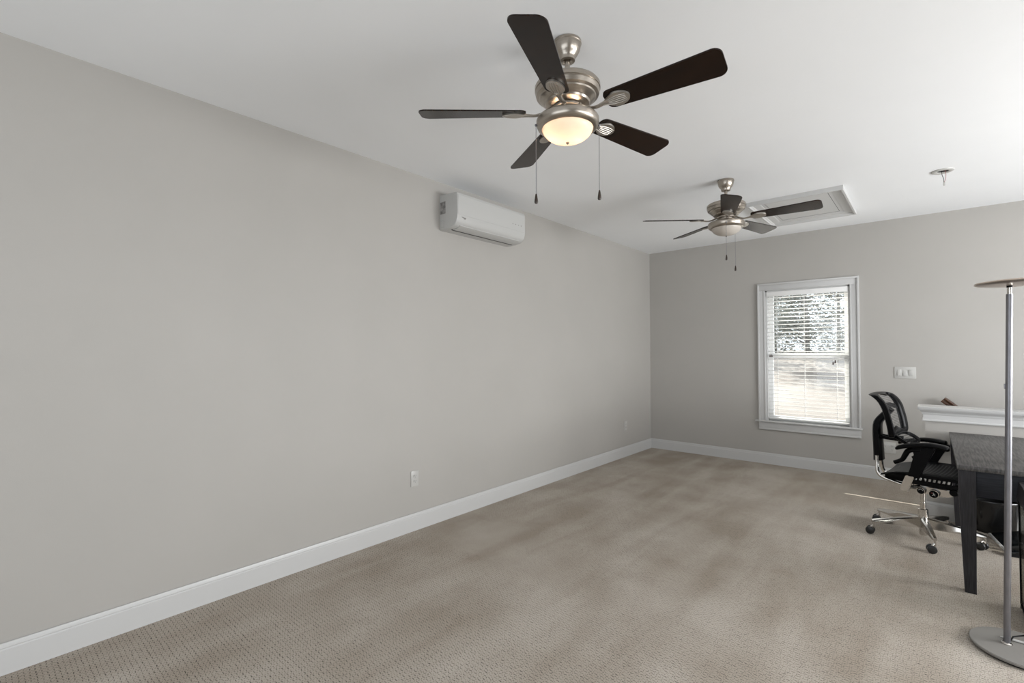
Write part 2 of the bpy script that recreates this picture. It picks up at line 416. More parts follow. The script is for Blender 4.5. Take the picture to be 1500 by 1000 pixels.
# blind hanging inside the jamb
bl = empty('window_blind', 'white horizontal slat blind hanging open in the white framed window', 'blind', (WX0+WW/2, D+.030, WZ0+.016))
bx0, bx1 = -WW/2+.026, WW/2-.026
ZB = WZ0+.016
bm = BM(); box(bm, bx0, bx1, -.026, .026, WZ1-.062-ZB, WZ1-.021-ZB, .002); obj('headrail', bm, WHITEM, bl, 40)
bm = BM(); box(bm, bx0-.004, bx1+.004, -.040, -.030, WZ1-.078-ZB, WZ1-.021-ZB, .003); obj('valance', bm, WHITEM, bl, 40)
bm = BM(); z = .085; jit = random.Random(7)
while z+ZB < WZ1-.085:
    m4 = Matrix.Translation((0, 0, z)) @ Matrix.Rotation(rad(-8+jit.uniform(-1.5, 3.5)), 4, 'X')
    box(bm, bx0, bx1, -.025, .025, -.0014, .0014, 0, 0, m4)
    z += .0462
obj('slats', bm, WHITEM, bl)
bm = BM(); box(bm, bx0, bx1, -.025, .025, .018, .034, .003); obj('bottom_rail', bm, WHITEM, bl, 40)
bm = BM()
for x in (-.30, -.02, .29):
    for y in (-.0265, .0265):
        box(bm, x-.0012, x+.0012, y-.0006, y+.0006, .03, WZ1-.06-ZB)
obj('ladder_cords', bm, CORDM, bl)
for xs, zt in (((-.372, -.352), 1.285-ZB), ((.262, .282), 1.205-ZB)):
    bm = BM()
    for i, x in enumerate(xs): tube(bm, [(x, -.046, WZ1-.07-ZB), (x, -.046, zt+.03+.018*i*(xs[0] > 0))], .0011, 6)
    c_ = obj('pull_cord', bm, CORDM, bl)
    for i, x in enumerate(xs):
        bm = BM(); lathe(bm, [(0, .034), (.004, .033), (.007, .015), (.0085, 0), (0, -.002)], 12, (x, -.046, zt+.018*i*(xs[0] > 0)))
        obj('tassel', bm, TASSEL, c_, 40)

# ------------------------------------------------------------------ outside: leaf-littered ground and bare trees
GRND = noise_mat('leaf_litter', (.17, .145, .125), (.33, .30, .27), .35, .95, detail=8, lo=.3, hi=.7)
BARK = noise_mat('grey_bark', (.20, .19, .18), (.34, .33, .31), 8, .9, (1, 1, .3))
LEAF = noise_mat('dull_green_leaf', (.24, .25, .22), (.40, .41, .37), .7, .8, detail=6)
GP = [(D+.5, -3.0), (10, -2.6), (14, -1.3), (20, -.2), (28, .75), (36, 1.15), (50, 1.3), (90, 1.35)]
def gz(y):
    for (a, b_), (c, d) in zip(GP, GP[1:]):
        if a <= y <= c: return b_+(d-b_)*(y-a)/(c-a)
    return 1.3
bm2 = BM(); prism(bm2, GP+[(90, -4), (D+.5, -4)], -60, 40, lambda u, v, h: (h, u, v))
o = obj('ground', bm2, GRND); o['kind'] = 'structure'
rng = random.Random(4)
def tree(x, y, h, label, leafy):
    t = empty('tree', label, 'tree', (x, y, gz(y)), rng.uniform(0, 6), 'trees outside the window')
    bm = BM(); tube(bm, [(0, 0, -.1), (.05, .03, h*.3), (-.05, .08, h*.6), (.02, 0, h)], [.16, .13, .09, .03], 8); tr = obj('trunk', bm, BARK, t, 60)
    bm = BM(); tips = []; tube(bm, [(0, 0, 0), (.05, .03, h*.3), (-.05, .08, h*.6), (.02, 0, h)], .06, 5)
    for k in range(34):
        z0 = h*rng.uniform(.06, .95); a = rng.uniform(0, 2*PI); l = (h-z0)*.22+rng.uniform(.5, 1.2)
        p1 = Vector((math.cos(a)*l*.5, math.sin(a)*l*.5, z0+l*.25)); p2 = Vector((math.cos(a+.3)*l, math.sin(a+.3)*l, z0+l*.6))
        tube(bm, [(0, .03, z0), p1, p2], [.05, .03, .01], 5); tips += [p1, p2, (p1+p2)/2]
    obj('branches', bm, BARK, t)
    for k in range(16): tips.append(Vector((rng.uniform(-2.2, 2.2), rng.uniform(-1.5, 1.5), rng.uniform(.2, 1.6))))
    bm = BM()
    for p in tips:
        for k in range(leafy):
            q = p+Vector((rng.gauss(0, .45), rng.gauss(0, .45), rng.gauss(0, .35)))
            s = rng.uniform(.05, .12); e = Matrix.Rotation(rng.uniform(0, 6), 3, 'Z') @ Matrix.Rotation(rng.uniform(-1.2, 1.2), 3, 'X')
            vv = [bm.verts.new(q+e @ Vector(c)) for c in ((-s, 0, 0), (0, -s*.5, .02), (s, 0, 0), (0, s*.5, .02))]
            bm.faces.new(vv)
    obj('foliage', bm, LEAF, t)
TL = 'leafy grey green tree standing outside beyond the blind'
for x, y, h in ((-2.5, 33, 6), (-9.5, 34, 7), (4.0, 34, 7), (-6.0, 41, 7.5), (.9, 42, 7.5), (-13.5, 43, 8), (8.5, 42, 8), (-3.0, 50, 8.5), (-10.5, 51, 8.5)):
    tree(x, y, h, TL, 70)

# ------------------------------------------------------------------ outlets and switches
def outlet(label, loc, rz, wide=False, group=None):
    t = empty('wall_outlet', label, 'outlet', loc, rz, group)     # local: x across, -y out of wall, z up (centre)
    hw = .058 if wide else .036
    bm = BM(); box(bm, -hw, hw, -.006, 0, -.0585, .0585, .0025); obj('cover_plate', bm, PLATE, t, 40)
    for cx in ((-.029, .029) if wide else (0,)):
        for cz in (.0195, -.0195):
            bm = BM()
            prism(bm, [(cx+.0165*math.cos(a)*1.0, cz+max(-.0125, min(.0125, .0165*math.sin(a)))) for a in [2*PI*k/24 for k in range(24)]], -.0085, -.004, lambda u, v, h: (u, h, v))
            r = obj('receptacle', bm, PLATE, t)
            bm = BM()
            for sx, hh in ((-.0062, .0042), (.0062, .0034)): box(bm, cx+sx-.001, cx+sx+.001, -.0089, -.0082, cz+.003-hh, cz+.003+hh)
            lathe(bm, [(0, 0), (.0024, 0), (.0024, .0006), (0, .0006)], 10, (cx, -.0088, cz-.0078), Matrix.Rotation(PI/2, 3, 'X'))
            obj('slots', bm, DARK, r)
        bm = BM(); lathe(bm, [(0, 0), (.003, 0), (.003, .001), (0, .0014)], 10, (cx, -.0062, 0), Matrix.Rotation(PI/2, 3, 'X')); obj('screw', bm, PLATE, t)
    return t
outlet('white duplex outlet low on the left wall, the near one', (0, 2.272, .393), rad(90))
outlet('white duplex outlet low on the left wall near the far corner', (0, 5.640, .394), rad(90))
outlet('white double outlet on the back wall behind the office chair', (2.645, D, .343), 0, True)
sw = empty('light_switch', 'white triple rocker switch plate between the window and the half wall', 'light switch', (2.789, D, 1.132))
bm = BM(); box(bm, -.087, .087, -.007, 0, -.061, .061, .003); obj('cover_plate', bm, PLATE, sw, 40)
for i, cx in enumerate((-.046, 0, .046)):
    a = rad((7, 9, -5)[i])
    bm = BM(); box(bm, cx-.0185, cx+.0185, -.0072, -.0062, -.0355, .0355); fr_ = obj('switch_frame', bm, GREYMARK if False else PLATE, sw)
    m4 = Matrix.Translation((cx, -.007, 0)) @ Matrix.Rotation(-a, 4, 'X')
    bm = BM(); box(bm, -.0155, .0155, -.005, .002, -.032, .032, .0012, 0, None)
    for v in bm.verts: v.co = m4 @ v.co
    obj('rocker', bm, PLATE, sw, 40)
    for cz in (.048, -.048):
        bm = BM(); lathe(bm, [(0, 0), (.003, 0), (.003, .001), (0, .0014)], 10, (cx, -.007, cz), Matrix.Rotation(PI/2, 3, 'X')); obj('screw', bm, PLATE, sw)

# ------------------------------------------------------------------ wall air conditioner
ac = empty('air_conditioner', 'white wall mounted split air conditioner high on the left wall', 'air conditioner', (0, 2.935, 2.345))
Y0, Y1 = -.415, .415
prof = [(0, .0), (.10, .004), (.158, .010), (.185, .022), (.203, .045), (.210, .075), (.213, .12), (.212, .262), (.205, .272), (.19, .276), (.0, .290)]
bm = BM(); prism(bm, prof, Y0, Y1, lambda u, v, h: (u, h, v))
es = [e for e in bm.edges if abs(e.verts[0].co.y-e.verts[1].co.y) < 1e-6 and e.verts[0].co.x+e.verts[1].co.x > .02]
bmesh.ops.bevel(bm, geom=es, offset=.008, segments=3, affect='EDGES', profile=.5)
obj('body', bm, ACW, ac, 35)
bm = BM(); prism(bm, [(.2125, .098), (.2148, .104), (.2155, .250), (.213, .258), (.19, .2775), (.187, .27), (.19, .10)], Y0+.006, Y1-.006, lambda u, v, h: (u, h, v)); obj('front_panel', bm, ACW, ac, 35)
bm = BM(); prism(bm, [(.098, .000), (.150, .004), (.186, .018), (.186, .026), (.15, .014), (.098, .010)], Y0+.055, Y1-.055, lambda u, v, h: (u, h, v)); obj('louver', bm, ACW, ac, 35)
bm = BM(); box(bm, .086, .098, Y0+.05, Y1-.05, -.0015, .006); obj('vent_gap', bm, DARK, ac, label='dark slot behind the louver')
bm = BM(); box(bm, .007, .072, Y0-.0008, Y0+.002, .128, .226); obj('rating_sticker', bm, STICK, ac, label='grey rating sticker on the end')
bm = BM()
for k in range(4):
    box(bm, .012+.010*k, .018+.010*k, Y0-.0006, Y0+.001, .073, .0755); box(bm, .012+.010*k, .018+.010*k, Y0-.0006, Y0+.001, .018, .0205)
for k in range(4): box(bm, .049, .0515, Y0-.0006, Y0+.001, .020+.014*k, .028+.014*k)
obj('knockout', bm, GREYMARK, ac)
bm = BM()   # small slanted logo on the front
ly, lz = Y0+.046, .079
prism(bm, [(ly, lz+.004), (ly+.012, lz+.006), (ly+.030, lz+.004), (ly+.034, lz-.001), (ly+.022, lz-.002), (ly+.010, lz+.001)], .2100, .2135, lambda u, v, h: (h, u, v))
prism(bm, [(ly+.024, lz-.001), (ly+.034, lz-.002), (ly+.040, lz+.005), (ly+.048, lz+.003), (ly+.047, lz-.006), (ly+.038, lz-.011), (ly+.030, lz-.008)], .2098, .2133, lambda u, v, h: (h, u, v))
obj('logo', bm, GREYMARK, ac)
for k in range(4):
    y = Y1-.170+.038*k
    bm = BM(); box(bm, .2145, .2162, y-.006, y+.005, .147, .154+.002*(k % 2)); obj('indicator_mark', bm, GREYMARK, ac)

# ------------------------------------------------------------------ attic hatch
ah = empty('attic_hatch', 'white framed attic access hatch in the ceiling beyond the far fan', 'attic hatch', (2.09, 5.265, H))
hx, hy = .372, .488
def hatch_ring(bm, prof):
    rr = [[bm.verts.new((sx*(hx-o), sy*(hy-o), -d)) for sx, sy in ((-1, -1), (1, -1), (1, 1), (-1, 1))] for o, d in prof]
    for A, B in zip(rr, rr[1:]):
        for j in range(4): bm.faces.new((A[j], A[(j+1) % 4], B[(j+1) % 4], B[j]))
bm = BM(); hatch_ring(bm, [(0, 0), (0, .038), (.014, .038), (.020, .026), (.026, .024), (.031, .016), (.082, .013), (.084, .0)]); obj('frame', bm, TRIM, ah)
bm = BM(); hatch_ring(bm, [(.080, .0), (.080, .0125), (.090, .0125), (.092, .009), (.122, .009), (.122, 0)]); obj('stop', bm, TRIM, ah)
bm = BM(); box(bm, -hx+.126, hx-.126, -hy+.126, hy-.134, -.009, -.001); obj('panel', bm, TRIM, ah)
bm = BM(); box(bm, -hx+.120, hx-.120, -hy+.120, hy-.120, -.0082, -.0001); obj('gap', bm, DARK, ah, label='dark strip painted for shade round the panel')  # dark sheet put in for the shade of the open joint

# ------------------------------------------------------------------ smoke detector bracket with dangling wires
sm = empty('detector_bracket', 'white round ceiling bracket with loose wires hanging, detector removed', 'smoke detector', (3.079, 4.912, H))
bm = BM(); lathe(bm, [(.034, 0), (.034, -.006), (.040, -.009), (.058, -.010), (.066, -.006), (.068, 0)], 40); obj('mounting_ring', bm, PLATE, sm, 40)
bm = BM(); lathe(bm, [(0, -.0015), (.034, -.0015), (.034, -.0005), (0, -.0005)], 30); obj('junction_hole', bm, DARK, sm)
bm = BM(); tube(bm, [(-.006, -.01, 0), (-.004, -.012, -.035), (.004, -.012, -.065), (.006, -.01, -.095)], .0017, 8); obj('wire', bm, BLACK, sm)
bm = BM(); tube(bm, [(.012, -.01, 0), (.018, -.012, -.035), (.017, -.012, -.062), (.008, -.01, -.095)], .0013, 8); obj('wire', bm, REDW, sm, label='red wire')
bm = BM(); box(bm, .001, .013, -.015, -.005, -.118, -.094, .002); obj('connector', bm, PLATE, sm, 40)

# ------------------------------------------------------------------ ceiling fans
PITCH = math.tan(rad(13))
ZB_ = 2.417-H                              # blade plane below the ceiling
def fan(label, loc, blade_rot, chain_dirs, chain_len):
    t = empty('ceiling_fan', label, 'ceiling fan', loc, 0, 'ceiling fans')
    bm = BM(); lathe(bm, [(.055, 0), (.062, -.002), (.063, -.012), (.0605, -.015), (.060, -.022), (.056, -.040), (.047, -.058), (.038, -.068), (.036, -.076), (.034, -.086), (.022, -.088), (.014, -.080)], 48); obj('canopy', bm, NICK, t, 30)
    bm = BM(); lathe(bm, [(.0115, -.07), (.0115, -.180)], 20); lathe(bm, [(.0115, -.152), (.020, -.154), (.021, -.172), (.028, -.180)], 24); obj('downrod', bm, NICK, t, 30)
    bm = BM(); lathe(bm, [(.012, -.176), (.050, -.178), (.090, -.182), (.124, -.189), (.139, -.196), (.1445, -.204), (.1445, -.220), (.141, -.221), (.141, -.224), (.143, -.227), (.138, -.244), (.126, -.250), (.124, -.256), (.104, -.274), (.100, -.276), (.096, -.284), (.076, -.292), (.05, -.294), (0, -.294)], 64); obj('motor_housing', bm, NICK, t, 28)
    bm = BM(); lathe(bm, [(.0, -.294), (.066, -.294), (.068, -.297), (.068, -.306), (.064, -.309), (.056, -.311), (.056, -.337), (0, -.337)], 48)
    for k in range(5):
        a = rad(blade_rot+72*k); box(bm, .05, .074, -.016, .016, -.311, -.297, .002, 0, Matrix.Rotation(a, 4, 'Z'))
    obj('switch_housing', bm, NICK, t, 30)
    for k in range(5):
        R4 = Matrix.Rotation(rad(blade_rot+72*k), 4, 'Z')
        # blade
        out = []
        r0_, r1_ = .185, .655
        def hw_(r): return .050+.018*((r-r0_)/(r1_-r0_))
        cr, ct = .028, .034
        for q in range(7):
            a = -PI/2-PI/2*q/6 if False else PI+PI/2*q/6
            out.append((r0_+cr+cr*math.cos(a), -hw_(r0_)+cr+cr*math.sin(a)))
        for q in range(9):
            a = -PI/2+PI/2*q/8; out.append((r1_-ct+ct*math.cos(a), -hw_(r1_)+ct+ct*math.sin(a)))
        for q in range(9):
            a = PI/2*q/8; out.append((r1_-ct+ct*math.cos(a), hw_(r1_)-ct+ct*math.sin(a)))
        for q in range(7):
            a = PI/2+PI/2*q/6; out.append((r0_+cr+cr*math.cos(a), hw_(r0_)-cr+cr*math.sin(a)))
        bm = BM(); prism(bm, out, .0, .006, lambda u, v, h: R4 @ Vector((u, v, ZB_-v*PITCH+h)))
        obj('blade', bm, WALN, t)
        # iron: curved neck and leaf-shaped pad
        bm = BM()
        pad = []
        for q in range(32):
            a = 2*PI*q/32; c_, s_ = math.cos(a), math.sin(a)
            pad.append((.232+.058*c_, s_*(.038-.012*(-c_ if c_ < 0 else 0))*(1 if c_ > -.2 else 1-.45*(-c_-.2))))
        prism(bm, pad, -.0085, -.0005, lambda u, v, h: R4 @ Vector((u, v, ZB_-v*PITCH+h)))
        for q in range(5):
            v0 = (-.020+.010*q)
            tube(bm, [R4 @ Vector((u, v0*g, ZB_-v0*g*PITCH-.0085)) for u, g in ((.165, .25), (.19, .55), (.22, .95), (.25, 1.05), (.275, .8))], .0022, 6)
        n_ = [(.060, 0, -.303), (.085, .004, -.312), (.115, .008, -.326), (.145, .004, -.332), (.175, 0, ZB_-.006), (.20, 0, ZB_-.006)]
        tube(bm, [R4 @ Vector(interp(n_, i/14)) for i in range(15)], [.0135-.0035*math.sin(PI*i/14) for i in range(15)], 10, flat=.55)
        obj('blade_iron', bm, NICKP, t, 40)
    # light kit
    bm = BM(); lathe(bm, [(.080, -0.3310), (.122, -0.3380), (.134, -0.3460), (.1385, -0.3540), (.1375, -0.3720), (.132, -0.3840), (.124, -0.3900), (.114, -0.3920), (.111, -0.3880), (.113, -0.3830), (.125, -0.3760), (.130, -0.3600), (.118, -0.3430), (.080, -0.3360), (.080, -0.3310)], 64)
    for k in range(3): box(bm, .05, .105, -.012, .012, -0.3370, -0.3320, 0, 0, Matrix.Rotation(rad(blade_rot+36+120*k), 4, 'Z'))
    bm.verts.ensure_lookup_table(); obj('light_ring', bm, NICK, t, 30)
    bm = BM(); n = 14
    po = [(.112*math.sin(rad(88)*(1-i/n)) if i < n else 0, -.388-.062*(1-(math.sin(rad(90)*(1-i/n)))**2)**.5) for i in range(n+1)]
    po[0] = (.1125, -0.3840)
    pi_ = [(max(r_-.003, 0), z_+.003) for r_, z_ in po[::-1]]
    lathe(bm, po+pi_, 64); gb = obj('glass_bowl', bm, BOWL, t, 60)
    bm = BM(); lathe(bm, [(0, -0.4470), (.007, -0.4490), (.0075, -0.4530), (.004, -0.4580), (0, -0.4600)], 16); obj('finial', bm, NICK, gb, 40)
    for (dx, dy), ln in zip(chain_dirs, chain_len):
        p = Vector((dx*.134, dy*.134, 0)); q = Vector((dx*.140, dy*.140, 0))
        bm = BM(); bmesh.ops.create_uvsphere(bm, u_segments=12, v_segments=8, radius=.006, matrix=Matrix.Translation((q.x, q.y, -0.3730)))
        tube(bm, [(q.x, q.y, -0.3760), (q.x, q.y, ln+.040)], .0013, 6); c_ = obj('pull_chain', bm, SILVER, t, 40)
        bm = BM(); lathe(bm, [(0, .044), (.003, .043), (.0045, .036), (.0075, .016), (.0082, .006), (.006, .0), (0, -.001)], 16, (q.x, q.y, ln)); obj('fob', bm, FOB, c_, 40)
    return t
cx_, sx_ = math.cos(yaw), math.sin(yaw)
fan('lit brushed nickel ceiling fan with five dark wood blades, nearest the camera', (1.789, 1.743, H), 4.8, ((-cx_, -sx_), (cx_, sx_)), (2.018-H, 2.034-H))
fan('unlit brushed nickel ceiling fan beside the attic hatch', (1.764, 4.02, H), 2.0, ((.29, -.957), (.20, .98)), (2.068-H, 2.020-H))
for a in (0, PI):
    pl = bpy.data.lights.new('fan_bulb', 'POINT'); pl.energy = .85; pl.shadow_soft_size = .022; pl.color = (1, .74, .53)
    po_ = bpy.data.objects.new('fan_bulb', pl); COL.objects.link(po_); po_.location = (1.789+.045*math.cos(a+.7), 1.743+.045*math.sin(a+.7), H-.396)

# ------------------------------------------------------------------ handrail on the back wall
an = rad(41.5)
hr = empty('stair_handrail', 'brown wooden stair handrail on the back wall rising above the half wall', 'handrail', (3.076, D-.075, .882))
ax = Vector((math.cos(an), 0, -math.sin(an))); nv = Vector((math.sin(an), 0, math.cos(an))); sy = Vector((0, -1, 0))
pf = [(-.016, -.029), (.016, -.029), (.019, -.025), (.019, -.012), (.013, -.004), (.013, .002), (.023, .008), (.024, .016), (.018, .025), (.008, .029), (-.008, .029), (-.018, .025), (-.024, .016), (-.023, .008), (-.013, .002), (-.013, -.004), (-.019, -.012), (-.019, -.025)]
bm = BM(); prism(bm, pf, 0, 1.7, lambda u, v, h: ax*h+nv*v+sy*u); obj('rail', bm, RAIL, hr, 30)
for s in (.35, 1.3):
    bm = BM(); c0 = ax*s-nv*.028
    tube(bm, [c0, c0-nv*.03+Vector((0, .01, 0)), c0-nv*.05+Vector((0, .045, 0)), c0-nv*.05+Vector((0, .075, 0))], .006, 8); obj('bracket', bm, NICK, hr, 40)

# ------------------------------------------------------------------ desk
dk = empty('desk', 'charcoal woodgrain desk with tapered legs pushed against the half wall', 'desk', (3.09, 3.705, 0))
DX, DY, DZ = .72, 1.44, .716
bm = BM(); box(bm, 0, DX, 0, DY, DZ-.026, DZ, .002); obj('top', bm, DESKT, dk, 40)
def leg(x, y):
    bm = BM(); sx = 1 if x < DX/2 else -1; sy_ = 1 if y < DY/2 else -1
    t0 = [(0, 0), (.072, 0), (.072, .072), (0, .072)]; b0 = [(.018, .014), (.066, .014), (.066, .062), (.018, .062)]
    A = [bm.verts.new((x+sx*u, y+sy_*v, DZ-.026)) for u, v in t0]; Mid = [bm.verts.new((x+sx*u, y+sy_*v, DZ-.17)) for u, v in t0]; B = [bm.verts.new((x+sx*u, y+sy_*v, 0)) for u, v in b0]
    for P, Q in ((A, Mid), (Mid, B)):
        for j in range(4): bm.faces.new((P[j], P[(j+1) % 4], Q[(j+1) % 4], Q[j]))
    bm.faces.new(A); bm.faces.new(B); obj('leg', bm, DESKL, dk)
for x, y in ((.006, .012), (DX-.006, .012), (.006, DY-.012), (DX-.006, DY-.012)): leg(x, y)
bm = BM(); box(bm, .078, DX-.078, .030, .050, .545, DZ-.026, .001); obj('apron', bm, DESKA, dk, 40)
bm = BM(); box(bm, .078, DX-.078, DY-.05, DY-.03, .545, DZ-.026, .001); obj('apron', bm, DESKA, dk, 40)
bm = BM(); box(bm, .020, .038, .084, DY-.084, .60, DZ-.026, .001); obj('apron', bm, DESKA, dk, 40)
bm = BM(); box(bm, DX-.038, DX-.020, .084, DY-.084, .60, DZ-.026, .001); obj('apron', bm, DESKA, dk, 40)

# ------------------------------------------------------------------ waste bin, foot rest, cabinet by the desk
wbn = empty('waste_bin', 'black plastic waste bin under the desk against the half wall', 'waste bin', (3.335, 5.082, 0))
def oval(bm, prof, n=40):
    rr = [[bm.verts.new((a*math.cos(2*PI*j/n), b_*math.sin(2*PI*j/n), z_)) for j in range(n)] for a, b_, z_ in prof]
    for A, B in zip(rr, rr[1:]):
        for j in range(n): bm.faces.new((A[j], A[(j+1) % n], B[(j+1) % n], B[j]))
    return rr
bm = BM(); rr = oval(bm, [(.106, .070, 0), (.108, .072, .004), (.124, .082, .228), (.118, .077, .228), (.103, .067, .01)]); bm.faces.new(rr[0][::-1]); bm.faces.new(rr[-1]); obj('bucket', bm, BINM, wbn, 40)
bm = BM(); oval(bm, [(.122, .080, .224), (.132, .086, .226), (.134, .087, .240), (.131, .084, .246), (.121, .078, .244), (.119, .077, .230), (.122, .080, .224)]); obj('rim', bm, BINM, wbn, 40)

ft = empty('foot_rest', 'low black foot rest with silver edge lying tilted under the desk', 'foot rest', (3.33, 4.74, 0), rad(9))
bm = BM()
m4 = Matrix.Translation((0, 0, .016)) @ Matrix.Rotation(rad(-17), 4, 'Y')
box(bm, .0, .34, -.20, .20, .0, .014, .003, 0, None)
for v in bm.verts: v.co = m4 @ v.co
obj('platform', bm, FOOT, ft, 40)
bm = BM(); box(bm, -.010, .004, -.203, .203, -.004, .016, .003)
for v in bm.verts: v.co = m4 @ v.co
obj('edge_trim', bm, EDGE, ft, 40, label='silver edge strip')
for y in (-.185, .165):
    bm = BM(); prism(bm, [(.0, 0), (.30, 0), (.30, .100), (.0, .012)], y, y+.02, lambda u, v, h: (u, h, v)); obj('stand', bm, BLACKM, ft)

cb = empty('glass_cabinet', 'black framed cabinet with clear side panel standing before the desk end', 'cabinet', (3.325, 3.36, 0))
CW, CD, CH = .42, .335, .575
bm = BM()
for x in (0, CW-.008):
    for y in (0, CD-.008): box(bm, x, x+.008, y, y+.008, 0, CH, .001)
for z in (0.02, CH-.008):
    for x in (0, CW-.008): box(bm, x, x+.008, .008, CD-.008, z, z+.008)
    for y in (0, CD-.008): box(bm, .008, CW-.008, y, y+.008, z, z+.008)
obj('frame', bm, BLACK, cb)
for x in (.002, CW-.006):
    bm = BM(); box(bm, x, x+.004, .008, CD-.008, .034, CH-.008); obj('side_panel', bm, SMOKE, cb)
bm = BM(); box(bm, .008, CW-.008, CD-.010, CD-.006, .034, CH-.008); obj('back_panel', bm, SMOKE, cb)
bm = BM(); box(bm, .008, CW-.008, .008, CD-.008, .034, .044); obj('shelf', bm, DESKL, cb)
bm = BM(); prism(bm, [(-.004, CH), (CW+.004, CH), (CW-.02, CH+.09), (.004, CH+.09)], -.004, CD+.002, lambda u, v, h: (u, h, v)); obj('drawer_box', bm, DESKL, cb)

# ------------------------------------------------------------------ floor lamp
lp = empty('floor_lamp', 'silver torchiere floor lamp with flat disc head, in front of the desk', 'floor lamp', (3.275, 3.150, 0))
bm = BM(); lathe(bm, [(0, .008), (.166, .008), (.171, .011), (.172, .018), (.169, .022), (.04, .025), (0, .025)], 72); obj('base', bm, LBASE, lp, 35)
bm = BM(); lathe(bm, [(0, 0), (.158, 0), (.162, .003), (.162, .009), (0, .009)], 64); obj('base_pad', bm, BLACKM, lp, 40)
pb = Vector((-.045, 0, .024)); pt = Vector((-.0115, 0, 1.622)); pmid = pb.lerp(pt, .47); pmt = pb.lerp(pt, .5)
bm = BM(); tube(bm, [pb, pmid], .0122, 24); tube(bm, [pmid, pt], .0118, 24); obj('pole', bm, SILVER, lp, 35)
bm = BM(); lathe(bm, [(.012, .0), (.020, .0), (.020, .004), (.016, .008), (.0125, .009)], 32, (pb.x, pb.y, .024)); obj('collar', bm, CHROME, lp, 40)
bm = BM(); tube(bm, [pt, pt+Vector((.0008, 0, .030))], .0090, 20); obj('neck', bm, CHROME, lp, 40)
bm = BM(); tube(bm, [pt+Vector((.0008, 0, .030)), pt+Vector((.001, 0, .040))], .0105, 20); obj('joint', bm, BLACK, lp, 40)
hc = Vector((.018, 0.0, 1.660))
bm = BM(); lathe(bm, [(0, 0), (.05, .0005), (.11, .004), (.140, .009), (.146, .012), (.147, .016), (.145, .019), (.13, .020), (0, .020)], 72, hc, Matrix.Rotation(rad(-1.0), 3, 'Y')); obj('lamp_head', bm, CHAMP, lp, 30)
ps = pb.lerp(pt, .735)
bm = BM(); box(bm, ps.x-.0155, ps.x-.0105, -.006, .006, ps.z-.012, ps.z+.012, .001); obj('switch', bm, SILVER, lp, 40)
cdm = BM(); tube(cdm, [(-.036, .004, .034), (-.020, .055, .040), (.02, .085, .048), (.07, .100, .05), (.14, .12, .034), (.23, .18, .008), (.40, .25, .006), (.8, .35, .006)], .0032, 8); obj('power_cord', cdm, BLACK, lp, 60)
pg = BM(); tube(pg, [(-.062, .050, .0275), (-.03, .046, .030), (.02, .045, .030), (.11, .055, .031)], [.004, .0065, .0075, .0075], 10, flat=.7)
tag(obj('adapter_cable', pg, PLATE), 'short white cable lying on the grey base of the floor lamp', 'cable').location = (3.275, 3.150, 0)

# ------------------------------------------------------------------ office chair (local: +x forward, +y to its left, away from the camera)
ch = empty('office_chair', 'black mesh office chair on a chrome five star base, facing the desk', 'office chair', (2.93, 4.62, 0), rad(-9.5))
lc = lambda a: a-rad(-9.5)
# star base
bm = BM(); lathe(bm, [(0, .018), (.020, .018), (.023, .022), (.023, .060), (.028, .064), (.028, .150), (.030, .152), (.030, .205), (.026, .208), (.015, .210)], 32)
CA = [rad(a) for a in (209, 281, 353, 65, 146)]
for a in CA:
    R4 = Matrix.Rotation(lc(a), 4, 'Z')
    secs = [(.018, .021, .150, .074), (.12, .019, .139, .077), (.24, .015, .122, .084), (.315, .012, .109, .086), (.330, .010, .104, .088)]
    ring = []
    for r, hw, zt, zb in secs:
        ring.append([bm.verts.new(R4 @ Vector((r, y, z))) for y, z in ((-hw, zb), (-hw*1.0, zt-.008), (-hw*.6, zt), (hw*.6, zt), (hw, zt-.008), (hw, zb))])
    for A, B in zip(ring, ring[1:]):
        for j in range(6): bm.faces.new((A[j], A[(j+1) % 6], B[(j+1) % 6], B[j]))
    bm.faces.new(ring[0]); bm.faces.new(ring[-1][::-1])
obj('star_base', bm, CHROME, ch, 35)
def caster(a, sw_):
    c = Vector((.322*math.cos(lc(a)), .322*math.sin(lc(a)), 0)); S = Matrix.Translation(c) @ Matrix.Rotation(sw_, 4, 'Z')
    bm = BM(); tube(bm, [S @ Vector((0, 0, .050)), S @ Vector((0, 0, .100))], .0065, 12); tube(bm, [S @ Vector((0, 0, .062)), S @ Vector((.004, 0, .06)), S @ Vector((.020, 0, .030))], .011, 12)
    cst = obj('caster', bm, CHROME, ch, 40)
    for s in (-1, 1):
        bm = BM(); lathe(bm, [(0, -.010), (.020, -.010), (.026, -.007), (.0275, 0), (.026, .007), (.020, .010), (0, .010)], 28, (S @ Vector((.018, s*.018, .0275))), (S.to_3x3() @ Matrix.Rotation(PI/2, 3, 'X'))); obj('wheel', bm, RUBBER, cst, 40)
for a, s in zip(CA, (rad(185), rad(200), rad(160), rad(90), rad(190))): caster(a, s)
bm = BM(); tube(bm, [(0, 0, .205), (0, 0, .255)], .0180, 24); tube(bm, [(0, 0, .255), (0, 0, .350)], .0145, 24); obj('gas_lift', bm, CHROME, ch, 35)
